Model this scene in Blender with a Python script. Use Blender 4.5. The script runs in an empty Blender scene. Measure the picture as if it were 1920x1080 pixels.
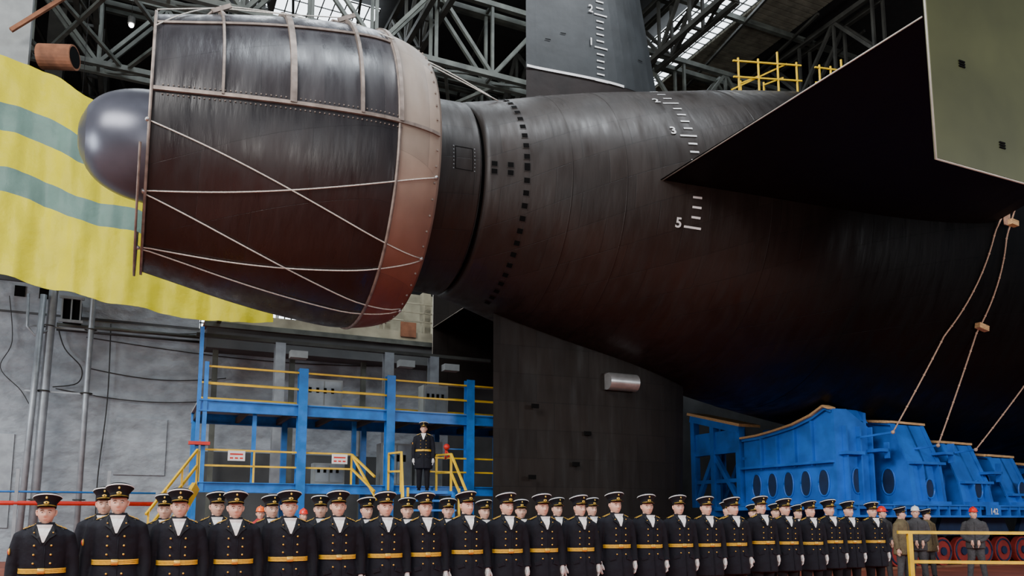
import bpy, math, random
from mathutils import Vector, Matrix
random.seed(4)
sc = bpy.context.scene
pi = math.pi

# ------------------------------------------------------------------ materials
MATS = {}
def mat(name, col, rough=0.6, metal=0.0, var=0.15, scale=3.0, bump=0.0, emit=0.0, detail=4, spec=0.5, stretch=(1,1,1), coord='Object', col2=None, bscale=None, bdist=0.05):
    m = bpy.data.materials.new(name); m.use_nodes = True
    nt = m.node_tree; N = nt.nodes; L = nt.links
    b = N['Principled BSDF']
    b.inputs['Roughness'].default_value = rough
    b.inputs['Metallic'].default_value = metal
    b.inputs['Specular IOR Level'].default_value = spec
    tc = N.new('ShaderNodeTexCoord'); mp = N.new('ShaderNodeMapping')
    mp.inputs['Scale'].default_value = stretch
    L.new(tc.outputs[coord], mp.inputs['Vector'])
    nz = N.new('ShaderNodeTexNoise'); nz.inputs['Scale'].default_value = scale; nz.inputs['Detail'].default_value = detail
    L.new(mp.outputs[0], nz.inputs['Vector'])
    rp = N.new('ShaderNodeValToRGB')
    c2 = col2 if col2 else tuple(min(1, c*(1+var)) for c in col)
    c1 = tuple(c*(1-var) for c in col)
    rp.color_ramp.elements[0].position = 0.35; rp.color_ramp.elements[1].position = 0.65
    rp.color_ramp.elements[0].color = (*c1, 1); rp.color_ramp.elements[1].color = (*c2, 1)
    L.new(nz.outputs['Fac'], rp.inputs['Fac']); L.new(rp.outputs[0], b.inputs['Base Color'])
    if bump > 0:
        n2 = N.new('ShaderNodeTexNoise'); n2.inputs['Scale'].default_value = bscale or scale*3; n2.inputs['Detail'].default_value = 5
        L.new(mp.outputs[0], n2.inputs['Vector'])
        bp = N.new('ShaderNodeBump'); bp.inputs['Strength'].default_value = bump; bp.inputs['Distance'].default_value = bdist
        L.new(n2.outputs['Fac'], bp.inputs['Height']); L.new(bp.outputs[0], b.inputs['Normal'])
    if emit > 0:
        b.inputs['Emission Color'].default_value = (*col, 1); b.inputs['Emission Strength'].default_value = emit
    MATS[name] = m
    return m

def hullmat(name, top, bot, z0, z1, rough=0.35, tile=(1.0, 1.0), mortar=0.012, bump=0.25, fade=None, blotch=0.5, spec=0.5):
    m = bpy.data.materials.new(name); m.use_nodes = True
    nt = m.node_tree; N = nt.nodes; L = nt.links; b = N['Principled BSDF']
    b.inputs['Specular IOR Level'].default_value = spec
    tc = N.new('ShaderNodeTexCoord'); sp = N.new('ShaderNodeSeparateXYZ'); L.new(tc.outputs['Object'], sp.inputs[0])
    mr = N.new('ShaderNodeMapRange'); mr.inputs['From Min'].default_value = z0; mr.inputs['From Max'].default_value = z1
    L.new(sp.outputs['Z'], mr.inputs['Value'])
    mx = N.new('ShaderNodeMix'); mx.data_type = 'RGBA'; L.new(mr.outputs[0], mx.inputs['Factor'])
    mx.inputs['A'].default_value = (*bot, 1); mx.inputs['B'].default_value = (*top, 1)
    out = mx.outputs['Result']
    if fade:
        # black coating forward; shade below the stern planes is also put into its colour
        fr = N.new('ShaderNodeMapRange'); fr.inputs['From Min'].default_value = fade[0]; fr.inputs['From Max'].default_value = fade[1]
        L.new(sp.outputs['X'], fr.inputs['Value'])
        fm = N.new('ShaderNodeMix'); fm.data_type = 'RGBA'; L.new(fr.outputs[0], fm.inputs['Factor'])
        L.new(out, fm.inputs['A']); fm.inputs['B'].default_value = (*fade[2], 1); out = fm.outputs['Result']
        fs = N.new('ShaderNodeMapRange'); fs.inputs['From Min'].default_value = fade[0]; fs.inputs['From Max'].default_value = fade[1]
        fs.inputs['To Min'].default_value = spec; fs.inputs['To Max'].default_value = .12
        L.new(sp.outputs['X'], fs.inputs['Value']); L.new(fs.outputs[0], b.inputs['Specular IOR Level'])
    br = N.new('ShaderNodeTexBrick'); L.new(tc.outputs['UV'], br.inputs['Vector'])
    br.inputs['Scale'].default_value = 1.0; br.inputs['Brick Width'].default_value = tile[0]; br.inputs['Row Height'].default_value = tile[1]
    br.inputs['Mortar Size'].default_value = mortar
    br.inputs['Color1'].default_value = (0.82, 0.82, 0.82, 1); br.inputs['Color2'].default_value = (1.12, 1.08, 1.05, 1); br.inputs['Mortar'].default_value = (0.7, 0.7, 0.7, 1)
    m2 = N.new('ShaderNodeMix'); m2.data_type = 'RGBA'; m2.blend_type = 'MULTIPLY'; m2.inputs['Factor'].default_value = 1
    L.new(out, m2.inputs['A']); L.new(br.outputs['Color'], m2.inputs['B'])
    nz = N.new('ShaderNodeTexNoise'); nz.inputs['Scale'].default_value = 0.9; nz.inputs['Detail'].default_value = 6
    L.new(tc.outputs['Object'], nz.inputs['Vector'])
    m3 = N.new('ShaderNodeMix'); m3.data_type = 'RGBA'; m3.blend_type = 'OVERLAY'; m3.inputs['Factor'].default_value = blotch
    L.new(m2.outputs['Result'], m3.inputs['A']); L.new(nz.outputs['Fac'], m3.inputs['B'])
    L.new(m3.outputs['Result'], b.inputs['Base Color'])
    mr2 = N.new('ShaderNodeMapRange'); mr2.inputs['From Min'].default_value = .3; mr2.inputs['From Max'].default_value = .7
    mr2.inputs['To Min'].default_value = rough-0.12; mr2.inputs['To Max'].default_value = rough+0.18
    n3 = N.new('ShaderNodeTexNoise'); n3.inputs['Scale'].default_value = 1.6; n3.inputs['Detail'].default_value = 8
    mp = N.new('ShaderNodeMapping'); mp.inputs['Scale'].default_value = (2.5, 1, 0.4)
    L.new(tc.outputs['Object'], mp.inputs[0]); L.new(mp.outputs[0], n3.inputs['Vector'])
    L.new(n3.outputs['Fac'], mr2.inputs['Value']); L.new(mr2.outputs[0], b.inputs['Roughness'])
    ad = N.new('ShaderNodeMath'); ad.operation = 'MULTIPLY_ADD'; ad.inputs[1].default_value = 1.0
    L.new(n3.outputs['Fac'], ad.inputs[0]);
    iv = N.new('ShaderNodeMath'); iv.operation = 'MULTIPLY'; iv.inputs[1].default_value = -0.6; L.new(br.outputs['Fac'], iv.inputs[0]); L.new(iv.outputs[0], ad.inputs[2])
    bp = N.new('ShaderNodeBump'); bp.inputs['Strength'].default_value = bump; bp.inputs['Distance'].default_value = 0.04
    L.new(ad.outputs[0], bp.inputs['Height']); L.new(bp.outputs[0], b.inputs['Normal'])
    MATS[name] = m

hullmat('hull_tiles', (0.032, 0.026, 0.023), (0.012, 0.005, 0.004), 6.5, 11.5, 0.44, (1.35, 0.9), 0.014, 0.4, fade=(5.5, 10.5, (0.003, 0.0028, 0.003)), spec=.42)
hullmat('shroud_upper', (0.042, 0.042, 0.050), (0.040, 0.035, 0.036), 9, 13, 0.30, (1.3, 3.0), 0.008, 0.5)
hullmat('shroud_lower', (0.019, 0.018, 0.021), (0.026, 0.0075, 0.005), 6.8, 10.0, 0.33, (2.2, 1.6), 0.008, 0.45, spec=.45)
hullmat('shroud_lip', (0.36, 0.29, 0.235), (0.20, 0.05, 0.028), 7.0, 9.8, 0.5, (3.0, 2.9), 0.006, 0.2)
mat('rudder_dark', (0.028, 0.032, 0.035), 0.5, var=0.25, scale=1.2, bump=0.15)
mat('rudder_brown', (0.018, 0.013, 0.012), 0.5, var=0.25, scale=1.2, bump=0.15, spec=.3)
hullmat('rudder_tiles', (0.014, 0.011, 0.0095), (0.014, 0.011, 0.0095), 0, 10, 0.6, (1.1, 0.8), 0.012, 0.3, fade=(4.5, 8, (0.006, 0.005, 0.005)), spec=.2)
mat('plane_black', (0.003, 0.003, 0.004), 0.6, var=0.2, scale=1.5, spec=.2)
mat('olive_plate', (0.072, 0.078, 0.030), 0.5, var=0.22, scale=0.5, bump=0.12)
mat('hub_metal', (0.105, 0.11, 0.14), 0.32, metal=0.45, var=0.12, scale=1.5)
mat('rib_steel', (0.27, 0.22, 0.19), 0.5, metal=0.3, var=0.3, scale=4)
mat('edge_steel', (0.5, 0.48, 0.42), 0.5, metal=0.3, var=0.15)
mat('white_paint', (0.85, 0.85, 0.85), 0.5, var=0.06)
mat('black_void', (0.003, 0.003, 0.003), 0.9, var=0.1, spec=.1)
mat('rope_white', (0.66, 0.62, 0.56), 0.9, var=0.2, scale=30)
mat('rope_brown', (0.50, 0.32, 0.22), 0.9, var=0.3, scale=30)
mat('wood', (0.60, 0.36, 0.16), 0.7, var=0.3, scale=5, stretch=(1, 6, 6))
mat('steel_bright', (0.55, 0.55, 0.55), 0.3, metal=0.8, var=0.15)
mat('cradle_blue', (0.014, 0.14, 0.56), 0.42, var=0.2, scale=1.6, bump=0.06)
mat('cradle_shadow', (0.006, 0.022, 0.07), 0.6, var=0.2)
mat('scaffold_blue', (0.012, 0.18, 0.60), 0.42, var=0.22, scale=3)
mat('rail_yellow', (0.90, 0.56, 0.015), 0.45, var=0.12, scale=4)
mat('tarp_yellow', (0.60, 0.53, 0.002), 0.5, var=0.08, scale=0.8, bump=0.6, bscale=1.3, bdist=.12, spec=.25)
mat('tarp_teal', (0.12, 0.205, 0.175), 0.5, var=0.12, scale=1.0, bump=0.6, bscale=1.3, bdist=.12, spec=.25)
mat('wall_grey', (0.29, 0.325, 0.36), 0.6, var=0.2, scale=1.7, bump=0.9, bscale=1.3, detail=12, bdist=.15, stretch=(1,1,1.5))
mat('wall_dark', (0.06, 0.065, 0.068), 0.8, var=0.4, scale=0.5, bump=0.3, detail=8)
mat('truss_green', (0.075, 0.082, 0.070), 0.6, var=0.4, scale=1.5)
mat('truss_dark', (0.032, 0.032, 0.027), 0.6, var=0.35, scale=1.5)
mat('roof_dark', (0.008, 0.008, 0.008), 0.9, var=0.3)
mat('panel_grey', (0.15, 0.14, 0.105), 0.8, var=0.3, scale=2)
mat('skylight_glass', (0.85, 0.93, 1.0), 0.3, var=0.1, scale=1.2, emit=4.5)
mat('floor_red', (0.28, 0.075, 0.04), 0.6, var=0.25, scale=0.8, bump=0.1)
mat('carpet_red', (0.60, 0.07, 0.02), 0.9, var=0.12, scale=20)
mat('pipe_grey', (0.30, 0.33, 0.36), 0.4, metal=0.3, var=0.15)
mat('cable_black', (0.02, 0.02, 0.02), 0.6)
mat('balcony_beige', (0.36, 0.335, 0.24), 0.8, var=0.3, scale=1)
mat('rust', (0.22, 0.09, 0.045), 0.8, var=0.35, scale=2)
mat('cabinet_grey', (0.30, 0.32, 0.32), 0.5, var=0.1)
mat('red_paint', (0.7, 0.03, 0.02), 0.45, var=0.15)
mat('wheel_red', (0.30, 0.03, 0.025), 0.5, var=0.2)
mat('coat_navy', (0.0055, 0.0065, 0.0125), 0.8, var=0.2, scale=8, bump=0.35, bscale=7, spec=.3)
mat('trouser_black', (0.005, 0.005, 0.008), 0.8, var=0.2, scale=8, bump=0.2, spec=.3)
mat('skin', (0.74, 0.43, 0.32), 0.5, var=0.06, scale=18)
mat('lips', (0.60, 0.27, 0.21), 0.5, var=0.05)
mat('hair', (0.07, 0.045, 0.03), 0.8, var=0.3, scale=40)
mat('eye_white', (0.70, 0.66, 0.62), 0.4, var=0.02)
mat('eye_iris', (0.07, 0.05, 0.04), 0.3, var=0.02)
mat('glove_white', (0.85, 0.85, 0.83), 0.7, var=0.05)
mat('scarf_white', (0.9, 0.9, 0.9), 0.8, var=0.05, scale=20, bump=0.2)
mat('gold', (0.85, 0.52, 0.08), 0.4, metal=0.35, var=0.15, scale=30)
mat('belt_gold', (0.95, 0.52, 0.02), 0.5, metal=0.0, var=0.12, scale=40)
mat('cap_black', (0.005, 0.006, 0.010), 0.65, var=0.1, spec=.3)
mat('visor_black', (0.004, 0.004, 0.005), 0.15, var=0.1)
mat('shoe_black', (0.008, 0.008, 0.008), 0.25, var=0.1)
mat('jacket_khaki', (0.13, 0.10, 0.05), 0.8, var=0.2, scale=8, bump=0.4)
mat('jacket_grey', (0.05, 0.05, 0.055), 0.8, var=0.2, scale=8, bump=0.4)
mat('jacket_red', (0.45, 0.03, 0.03), 0.8, var=0.2, scale=8, bump=0.3)
mat('helmet_red', (0.8, 0.03, 0.02), 0.3, var=0.05)
mat('helmet_white', (0.85, 0.85, 0.83), 0.3, var=0.03)
mat('helmet_orange', (0.9, 0.14, 0.02), 0.3, var=0.05)
mat('lamp_white', (1, 1, 1), 0.3, var=0.0, emit=14)

# ------------------------------------------------------------------ mesh builder
SUB = Matrix.Translation((-1.648, 21.5, 0)) @ Matrix.Rotation(math.radians(25.33), 4, 'Z')
def sub(s, l, h): return SUB @ Vector((s, l, h))

class MB:
    def __init__(self): self.v = []; self.f = []; self.m = []; self.sm = []; self.uv = {}; self.names = []
    def mi(self, n):
        if n not in self.names: self.names.append(n)
        return self.names.index(n)
    def add(self, vs, fs, mt, smooth=False, uvs=None):
        o = len(self.v)
        self.v += [tuple(p) for p in vs]
        if uvs:
            for i, q in enumerate(uvs): self.uv[o+i] = q
        for k, f in enumerate(fs):
            self.f.append([o+i for i in f]); self.sm.append(smooth)
            self.m.append(self.mi(mt[k] if isinstance(mt, list) else mt))
    def box(self, lo, hi, mt, M=None):
        x0, y0, z0 = lo; x1, y1, z1 = hi
        vs = [Vector(p) for p in [(x0,y0,z0),(x1,y0,z0),(x1,y1,z0),(x0,y1,z0),(x0,y0,z1),(x1,y0,z1),(x1,y1,z1),(x0,y1,z1)]]
        if M: vs = [M @ p for p in vs]
        self.add(vs, [(3,2,1,0),(4,5,6,7),(0,1,5,4),(1,2,6,5),(2,3,7,6),(3,0,4,7)], mt)
    def beam(self, a, b, w, h, mt, up=(0,0,1)):
        a = Vector(a); b = Vector(b); d = (b-a).normalized(); up = Vector(up)
        if abs(d.dot(up)) > 0.98: up = Vector((0,1,0))
        x = d.cross(up).normalized()*w/2; y = x.cross(d).normalized()*h/2
        vs = [a-x-y, a+x-y, a+x+y, a-x+y, b-x-y, b+x-y, b+x+y, b-x+y]
        self.add(vs, [(3,2,1,0),(4,5,6,7),(0,1,5,4),(1,2,6,5),(2,3,7,6),(3,0,4,7)], mt)
    def ibeam(self, a, b, w, h, mt, up=(0,0,1)):
        a = Vector(a); b = Vector(b); d = (b-a).normalized(); u = Vector(up)
        if abs(d.dot(u)) > 0.98: u = Vector((0,1,0))
        x = d.cross(u).normalized(); y = x.cross(d).normalized()
        self.beam(a+y*h*.45, b+y*h*.45, w, h*.1, mt, up); self.beam(a-y*h*.45, b-y*h*.45, w, h*.1, mt, up)
        self.beam(a, b, w*.12, h*.84, mt, up)
    def tube(self, pts, r, mt, n=8, smooth=True, sc2=(1,1)):
        pts = [Vector(p) for p in pts]; k = len(pts)
        rs = r if isinstance(r, (list, tuple)) else [r]*k
        vs = []; prev = None
        for i, p in enumerate(pts):
            d = (pts[min(i+1, k-1)]-pts[max(i-1, 0)]).normalized()
            if prev is None:
                up = Vector((0,0,1)) if abs(d.z) < 0.9 else Vector((0,1,0))
                x = d.cross(up).normalized()
            else: x = (prev-d*prev.dot(d)).normalized()
            prev = x; y = d.cross(x)
            for j in range(n):
                a = 2*pi*j/n
                vs.append(p+(x*math.cos(a)*sc2[0]+y*math.sin(a)*sc2[1])*rs[i])
        fs = []
        for i in range(k-1):
            for j in range(n):
                fs.append((i*n+j, i*n+(j+1)%n, (i+1)*n+(j+1)%n, (i+1)*n+j))
        fs.append(tuple(reversed(range(n)))); fs.append(tuple((k-1)*n+j for j in range(n)))
        self.add(vs, fs, mt, smooth)
    def cyl(self, a, b, r, mt, n=24): self.tube([a, b], r, mt, n, False)
    def loft(self, rings, mts, n=24, smooth=True, cap=True, power=2.0):
        vs = []
        for (cx, cy, z, rx, ry) in rings:
            for j in range(n):
                a = 2*pi*j/n; c = math.cos(a); s = math.sin(a)
                e = 2.0/power
                vs.append((cx+rx*math.copysign(abs(c)**e, c), cy+ry*math.copysign(abs(s)**e, s), z))
        fs = []; ms = []
        for i in range(len(rings)-1):
            for j in range(n):
                fs.append((i*n+j, i*n+(j+1)%n, (i+1)*n+(j+1)%n, (i+1)*n+j)); ms.append(mts[i] if isinstance(mts, list) else mts)
        if cap:
            fs.append(tuple(reversed(range(n)))); ms.append(ms[0])
            fs.append(tuple((len(rings)-1)*n+j for j in range(n))); ms.append(ms[-2])
        self.add(vs, fs, ms, smooth)
    def lathe(self, prof, mt, cz=10.32, t0=0.0, t1=2*pi, n=96, smooth=True, flip=False):
        vs = []; fs = []; uv = []
        for (s, R) in prof:
            for j in range(n+1):
                th = t0+(t1-t0)*j/n
                vs.append((s, -R*math.sin(th), cz+R*math.cos(th))); uv.append((s+20, th*max(R, 1)+5))
        for i in range(len(prof)-1):
            for j in range(n):
                q = (i*(n+1)+j, i*(n+1)+j+1, (i+1)*(n+1)+j+1, (i+1)*(n+1)+j)
                fs.append(q if not flip else q[::-1])
        self.add(vs, fs, mt, smooth, uv)
    def extr(self, poly, axis, a, b, mt):
        def P(p, t): return (t, p[0], p[1]) if axis == 'x' else (p[0], t, p[1])
        n = len(poly)
        vs = [P(p, a) for p in poly]+[P(p, b) for p in poly]
        fs = [tuple(range(n)), tuple(reversed(range(n, 2*n)))]
        for i in range(n): fs.append((i, (i+1) % n, n+(i+1) % n, n+i))
        self.add(vs, fs, mt)
    def sphere(self, c, r, mt, n=10, sc3=(1,1,1)):
        vs = []; fs = []
        for i in range(n+1):
            p = pi*i/n
            for j in range(2*n):
                a = pi*j/n
                vs.append((c[0]+r*sc3[0]*math.sin(p)*math.cos(a), c[1]+r*sc3[1]*math.sin(p)*math.sin(a), c[2]+r*sc3[2]*math.cos(p)))
        m = 2*n
        for i in range(n):
            for j in range(m): fs.append((i*m+j, (i+1)*m+j, (i+1)*m+(j+1) % m, i*m+(j+1) % m))
        self.add(vs, fs, mt, True)
    def frommesh(self, me, fn, smooth=True):
        vs = [v.co.copy() for v in me.vertices]
        self.add(vs, [tuple(p.vertices) for p in me.polygons], [fn(p.center, p.normal) for p in me.polygons], smooth)
    def mesh(self, name, fix=True):
        me = bpy.data.meshes.new(name); me.from_pydata(self.v, [], self.f)
        for n in self.names: me.materials.append(MATS[n])
        for i, p in enumerate(me.polygons): p.material_index = self.m[i]; p.use_smooth = self.sm[i]
        ul = me.uv_layers.new(name='UVMap')
        for lp in me.loops:
            vi = lp.vertex_index
            ul.data[lp.index].uv = self.uv.get(vi, (self.v[vi][0], self.v[vi][2]))
        me.update()
        if fix:
            import bmesh
            bm = bmesh.new(); bm.from_mesh(me); bmesh.ops.recalc_face_normals(bm, faces=bm.faces); bm.to_mesh(me); bm.free()
        return me
    def obj(self, name, M=None, parent=None):
        me = self.mesh(name); o = bpy.data.objects.new(name, me); sc.collection.objects.link(o)
        if parent: o.parent = parent
        elif M: o.matrix_world = M
        return o

def empty(name, M=None):
    e = bpy.data.objects.new(name, None); sc.collection.objects.link(e)
    if M: e.matrix_world = M
    return e

def remesh(mb, voxel, smooth_it=3):
    me = mb.mesh('tmp'); o = bpy.data.objects.new('tmp', me); sc.collection.objects.link(o)
    r = o.modifiers.new('r', 'REMESH'); r.mode = 'VOXEL'; r.voxel_size = voxel
    s = o.modifiers.new('s', 'SMOOTH'); s.iterations = smooth_it; s.factor = 0.5
    dg = bpy.context.evaluated_depsgraph_get(); dg.update()
    res = bpy.data.meshes.new_from_object(o.evaluated_get(dg))
    bpy.data.objects.remove(o); return res

TXT = {}
def text_polys(t, size):
    k = (t, size)
    if k in TXT: return TXT[k]
    c = bpy.data.curves.new('t', 'FONT'); c.body = t; c.size = size; c.align_x = 'CENTER'; c.offset = size*0.02
    o = bpy.data.objects.new('t', c); sc.collection.objects.link(o)
    dg = bpy.context.evaluated_depsgraph_get(); dg.update()
    me = bpy.data.meshes.new_from_object(o.evaluated_get(dg))
    r = ([v.co.copy() for v in me.vertices], [tuple(p.vertices) for p in me.polygons])
    bpy.data.objects.remove(o); TXT[k] = r; return r

# ------------------------------------------------------------------ submarine
CZ = 10.32
HP = [(-9.3,0.02),(-9.29,.22),(-9.22,.48),(-9.07,.76),(-8.84,.99),(-8.5,1.17),(-8.1,1.28),(-7.6,1.33),(-6.5,1.4),(-5,1.65),(-3,2.25),(-1.7,2.52),(-.27,2.62)]
HF = [(-.12,2.66),(.85,2.92),(2.3,3.35),(4,3.8),(5.7,4.19),(8,4.72),(10,5.13),(13,5.6),(16,5.95),(20,6.25),(26,6.45),(34,6.5),(75,6.5)]
def interp(tab, s):
    if s <= tab[0][0]: return tab[0][1]
    for i in range(len(tab)-1):
        if s <= tab[i+1][0]:
            x0, y0 = tab[i]; x1, y1 = tab[i+1]
            t = (s-x0)/(x1-x0)
            m0 = (tab[i+1][1]-tab[i-1][1])/(tab[i+1][0]-tab[i-1][0]) if i > 0 else (y1-y0)/(x1-x0)
            m1 = (tab[i+2][1]-tab[i][1])/(tab[i+2][0]-tab[i][0]) if i+2 < len(tab) else (y1-y0)/(x1-x0)
            h = x1-x0
            return (2*t**3-3*t*t+1)*y0+(t**3-2*t*t+t)*h*m0+(-2*t**3+3*t*t)*y1+(t**3-t*t)*h*m1
    return tab[-1][1]
def RH(s): return interp(HF, s) if s >= -.12 else interp(HP, s)
def hpt(s, th, off=0.0, R=None):
    r = (R if R is not None else RH(s))+off
    return (s, -r*math.sin(th), CZ+r*math.cos(th))

submarine = empty('submarine', SUB)
b = MB()
prof = [(-.12, 2.5)]+[(s, RH(s)) for s in [-.119]+[i*0.5 for i in range(0, 60)]+[30+i*3 for i in range(16)]]
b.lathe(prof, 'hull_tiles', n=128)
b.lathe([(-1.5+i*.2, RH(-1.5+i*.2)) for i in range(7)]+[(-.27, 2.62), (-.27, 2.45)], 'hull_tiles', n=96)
b.lathe([(-.5, 2.42), (.3, 2.42)], 'black_void', n=64)
b.lathe([(-.24, 2.5), (-.22, 2.55)], 'steel_bright', n=64)
for s in (2.0, 3.4, 7.4, 10.5):
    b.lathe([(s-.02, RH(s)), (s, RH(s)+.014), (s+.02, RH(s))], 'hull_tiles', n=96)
def patch(b, s0, s1, th0, th1, mt, off=.012, Rf=RH, n=2, m=2):
    vs = []; fs = []
    for i in range(n+1):
        s = s0+(s1-s0)*i/n
        for j in range(m+1):
            vs.append(hpt(s, th0+(th1-th0)*j/m, off, Rf(s)))
    for i in range(n):
        for j in range(m): fs.append((i*(m+1)+j, i*(m+1)+j+1, (i+1)*(m+1)+j+1, (i+1)*(m+1)+j))
    b.add(vs, fs, mt)
def frame_hole(s, th, hs=.07, ht=.022):
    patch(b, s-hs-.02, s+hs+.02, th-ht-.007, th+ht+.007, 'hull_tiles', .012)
    patch(b, s-hs, s+hs, th-ht, th+ht, 'black_void', .02)
for k in range(27): frame_hole(.86, math.radians(10+k*6.2))
for s in (.05, .45):
    for th in (89.5, 93.7): frame_hole(s, math.radians(th))
frame_hole(.86, math.radians(89.3))
for (a0, a1) in ((-.95,-.93),(-.5,-.48)):
    patch(b, a0, a1, math.radians(82), math.radians(95), 'black_void', .006)
for t in (82, 95): patch(b, -.95, -.48, math.radians(t), math.radians(t+.35), 'black_void', .006)
for i in range(7):
    for s in (-.99, -.44): patch(b, s-.012, s+.012, math.radians(82+i*2.15), math.radians(82.5+i*2.15), 'steel_bright', .01)
def th_of(h, s): return math.acos(max(-1, min(1, (h-CZ)/RH(s))))
for k in range(0, 20):
    h = 9.1+k*.256
    if 9.9 < h < 10.8: continue
    if h > 13.95: break
    s = 5.2; th = th_of(h, s); dt = .028/RH(s)
    major = (k % 5 == 0)
    patch(b, s-.22 if major else s-.05, s+.25 if major else s+.2, th-dt, th+dt, 'white_paint', .02)
def hull_text(t, size, s0, h):
    vs, fs = text_polys(t, size); th0 = th_of(h, s0)
    b.add([hpt(s0+v.x, th0-v.y/RH(s0), .025) for v in vs], fs, 'white_paint')
hull_text('5', .36, 4.82, 9.08); hull_text('3', .36, 4.82, 11.68); hull_text('2', .36, 4.85, 12.93)
b.obj('hull', parent=submarine)

b = MB()
b.lathe([(s/10, RH(s/10)) for s in range(-91, -14, 1)], 'hub_metal', n=64)
b.lathe([(-9.3, 0.0), (-9.297, .12), (-9.285, .28), (-9.24, .43), (-9.1, RH(-9.1))], 'hub_metal', n=64)
for k in range(9):
    a = 2*pi*k/9
    for (r0, r1, s0) in ((1.4, 2.9, -6.4),):
        vs = []
        for i in range(6):
            r = r0+(r1-r0)*i/5; tw = .5+.35*i/5
            for x in (-.5, .5):
                aa = a+x*math.sin(tw)*.9/r*1.2+i*.05
                for dd in (-.03, .03):
                    vs.append((s0+x*math.cos(tw)+dd, -r*math.sin(aa), CZ+r*math.cos(aa)))
        fs = []
        for i in range(5):
            o = i*4
            fs += [(o, o+2, o+6, o+4), (o+1, o+5, o+7, o+3), (o, o+4, o+5, o+1), (o+2, o+3, o+7, o+6)]
        b.add(vs, fs, 'hub_metal', True)
b.obj('propulsor_hub', parent=submarine)

NP = [(-7.8,2.95),(-7.0,3.14),(-6,3.38),(-5,3.58),(-4,3.73),(-3.2,3.81),(-2.75,3.79),(-2.3,3.73),(-1.95,3.64),(-1.7,3.53)]
def RN(s): return interp(NP, s)
b = MB()
ss = [-7.8+i*.15 for i in range(34)]+[-2.75]
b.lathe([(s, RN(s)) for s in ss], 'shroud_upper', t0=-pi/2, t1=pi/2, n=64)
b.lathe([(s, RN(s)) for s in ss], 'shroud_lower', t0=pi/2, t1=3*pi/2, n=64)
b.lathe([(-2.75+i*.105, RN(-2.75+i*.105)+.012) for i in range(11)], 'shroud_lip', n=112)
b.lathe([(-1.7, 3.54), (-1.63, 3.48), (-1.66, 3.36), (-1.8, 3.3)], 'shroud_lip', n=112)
b.lathe([(-1.8, 3.3), (-4, 3.1), (-6.4, 3.0), (-7.8, 2.82)], 'black_void', n=96, flip=True)
b.lathe([(-7.8, 2.80), (-7.84, 2.80), (-7.84, 3.03), (-7.78, 3.03), (-7.78, 2.95)], 'rib_steel', n=96)
b.lathe([(-2.78, 3.79), (-2.77, 3.84), (-2.72, 3.84), (-2.72, 3.79)], 'rib_steel', n=96)
b.lathe([(-7.98, 2.84), (-7.98, 3.08), (-7.93, 3.08), (-7.93, 2.84)], 'rib_steel', t0=math.radians(112), t1=math.radians(248), n=32)
for sg in (1, -1):
    for (deg, w, hh, s1) in ((90, .035, .10, -1.72), (52, .03, .06, -2.75)):
        for i in range(26):
            s0 = -7.8+(s1+7.8)*i/26; s2 = -7.8+(s1+7.8)*(i+1)/26
            th = math.radians(deg)*sg
            b.beam(hpt(s0, th, .03, RN(s0)), hpt(s2, th, .03, RN(s2)), hh if deg == 52 else w*2, hh*.8, 'rib_steel')
for s, w in ((-6.45, .05), (-5.05, .13), (-3.6, .07), (-2.72, .09)):
    pts = [(-w/2, 0), (-w/2, .09), (w/2, .09), (w/2, 0)]
    b.lathe([(s+p[0], RN(s)+p[1]) for p in pts], 'rib_steel', t0=-pi/2, t1=pi/2, n=48, smooth=False)
for s in (-6.45, -3.6):
    c = Vector(hpt(s, 0.25, .05, RN(s)))
    b.tube([c+Vector((-.25,0,0)), c+Vector((-.12,0,.18)), c+Vector((.12,0,.18)), c+Vector((.25,0,0))], .035, 'rib_steel', 8)
    c = Vector(hpt(s, 0.55, .02, RN(s)))
    b.beam(c+Vector((-.2,0,0)), c+Vector((.2,0,.25)), .05, .1, 'rib_steel')
for i in range(60):
    th = 2*pi*i/60
    for s in (-1.78,):
        c = Vector(hpt(s, th, .02, RN(s))); b.box(c-Vector((.02,.02,.02)), c+Vector((.02,.02,.02)), 'rib_steel')
for i in range(50):
    s = -7.6+i*.1
    for th in (pi/2-.035, pi/2+.035, math.radians(52)-.03):
        c = Vector(hpt(s, th, .01, RN(s))); b.box(c-Vector((.012,.012,.012)), c+Vector((.012,.012,.012)), 'rib_steel')
b.obj('pump_jet_shroud', parent=submarine)

b = MB()
def surf_rope(p, q, Rf, off=.03, r=.016, n=24, mt='rope_white'):
    pts = []
    for i in range(n+1):
        t = i/n; s = p[0]+(q[0]-p[0])*t; th = math.radians(p[1]+(q[1]-p[1])*t)
        pts.append(hpt(s, th, off, Rf(s)))
    b.tube(pts, r, mt, 6)
for p, q in (((-7.85,103),(-1.75,137)), ((-7.85,131),(-1.72,106)), ((-7.85,132),(-1.75,166)), ((-7.9,160),(-1.75,138)), ((-7.9,161),(-1.75,168))):
    surf_rope(p, q, RN)
for s, th in ((-7.85,103),(-7.85,131),(-7.9,160),(-1.75,106),(-1.75,137),(-1.75,167)):
    c = Vector(hpt(s, math.radians(th), .05, RN(s))); b.sphere(c, .05, 'steel_bright', 6)
def free_rope(a, c, sag=.1, r=.015, mt='rope_white', n=14):
    a = Vector(a); c = Vector(c)
    b.tube([a.lerp(c, i/n)-Vector((0,0,sag*4*(i/n)*(1-i/n))) for i in range(n+1)], r, mt, 6)
e1 = Vector(hpt(-6.45, .3, .25, RN(-6.45))); e2 = Vector(hpt(-3.6, .3, .25, RN(-3.6)))
free_rope(e1, hpt(-7.8, .5, .1, RN(-7.8)), 0); free_rope(e1, hpt(-7.8, 1.0, .08, RN(-7.8)), -.1)
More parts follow.
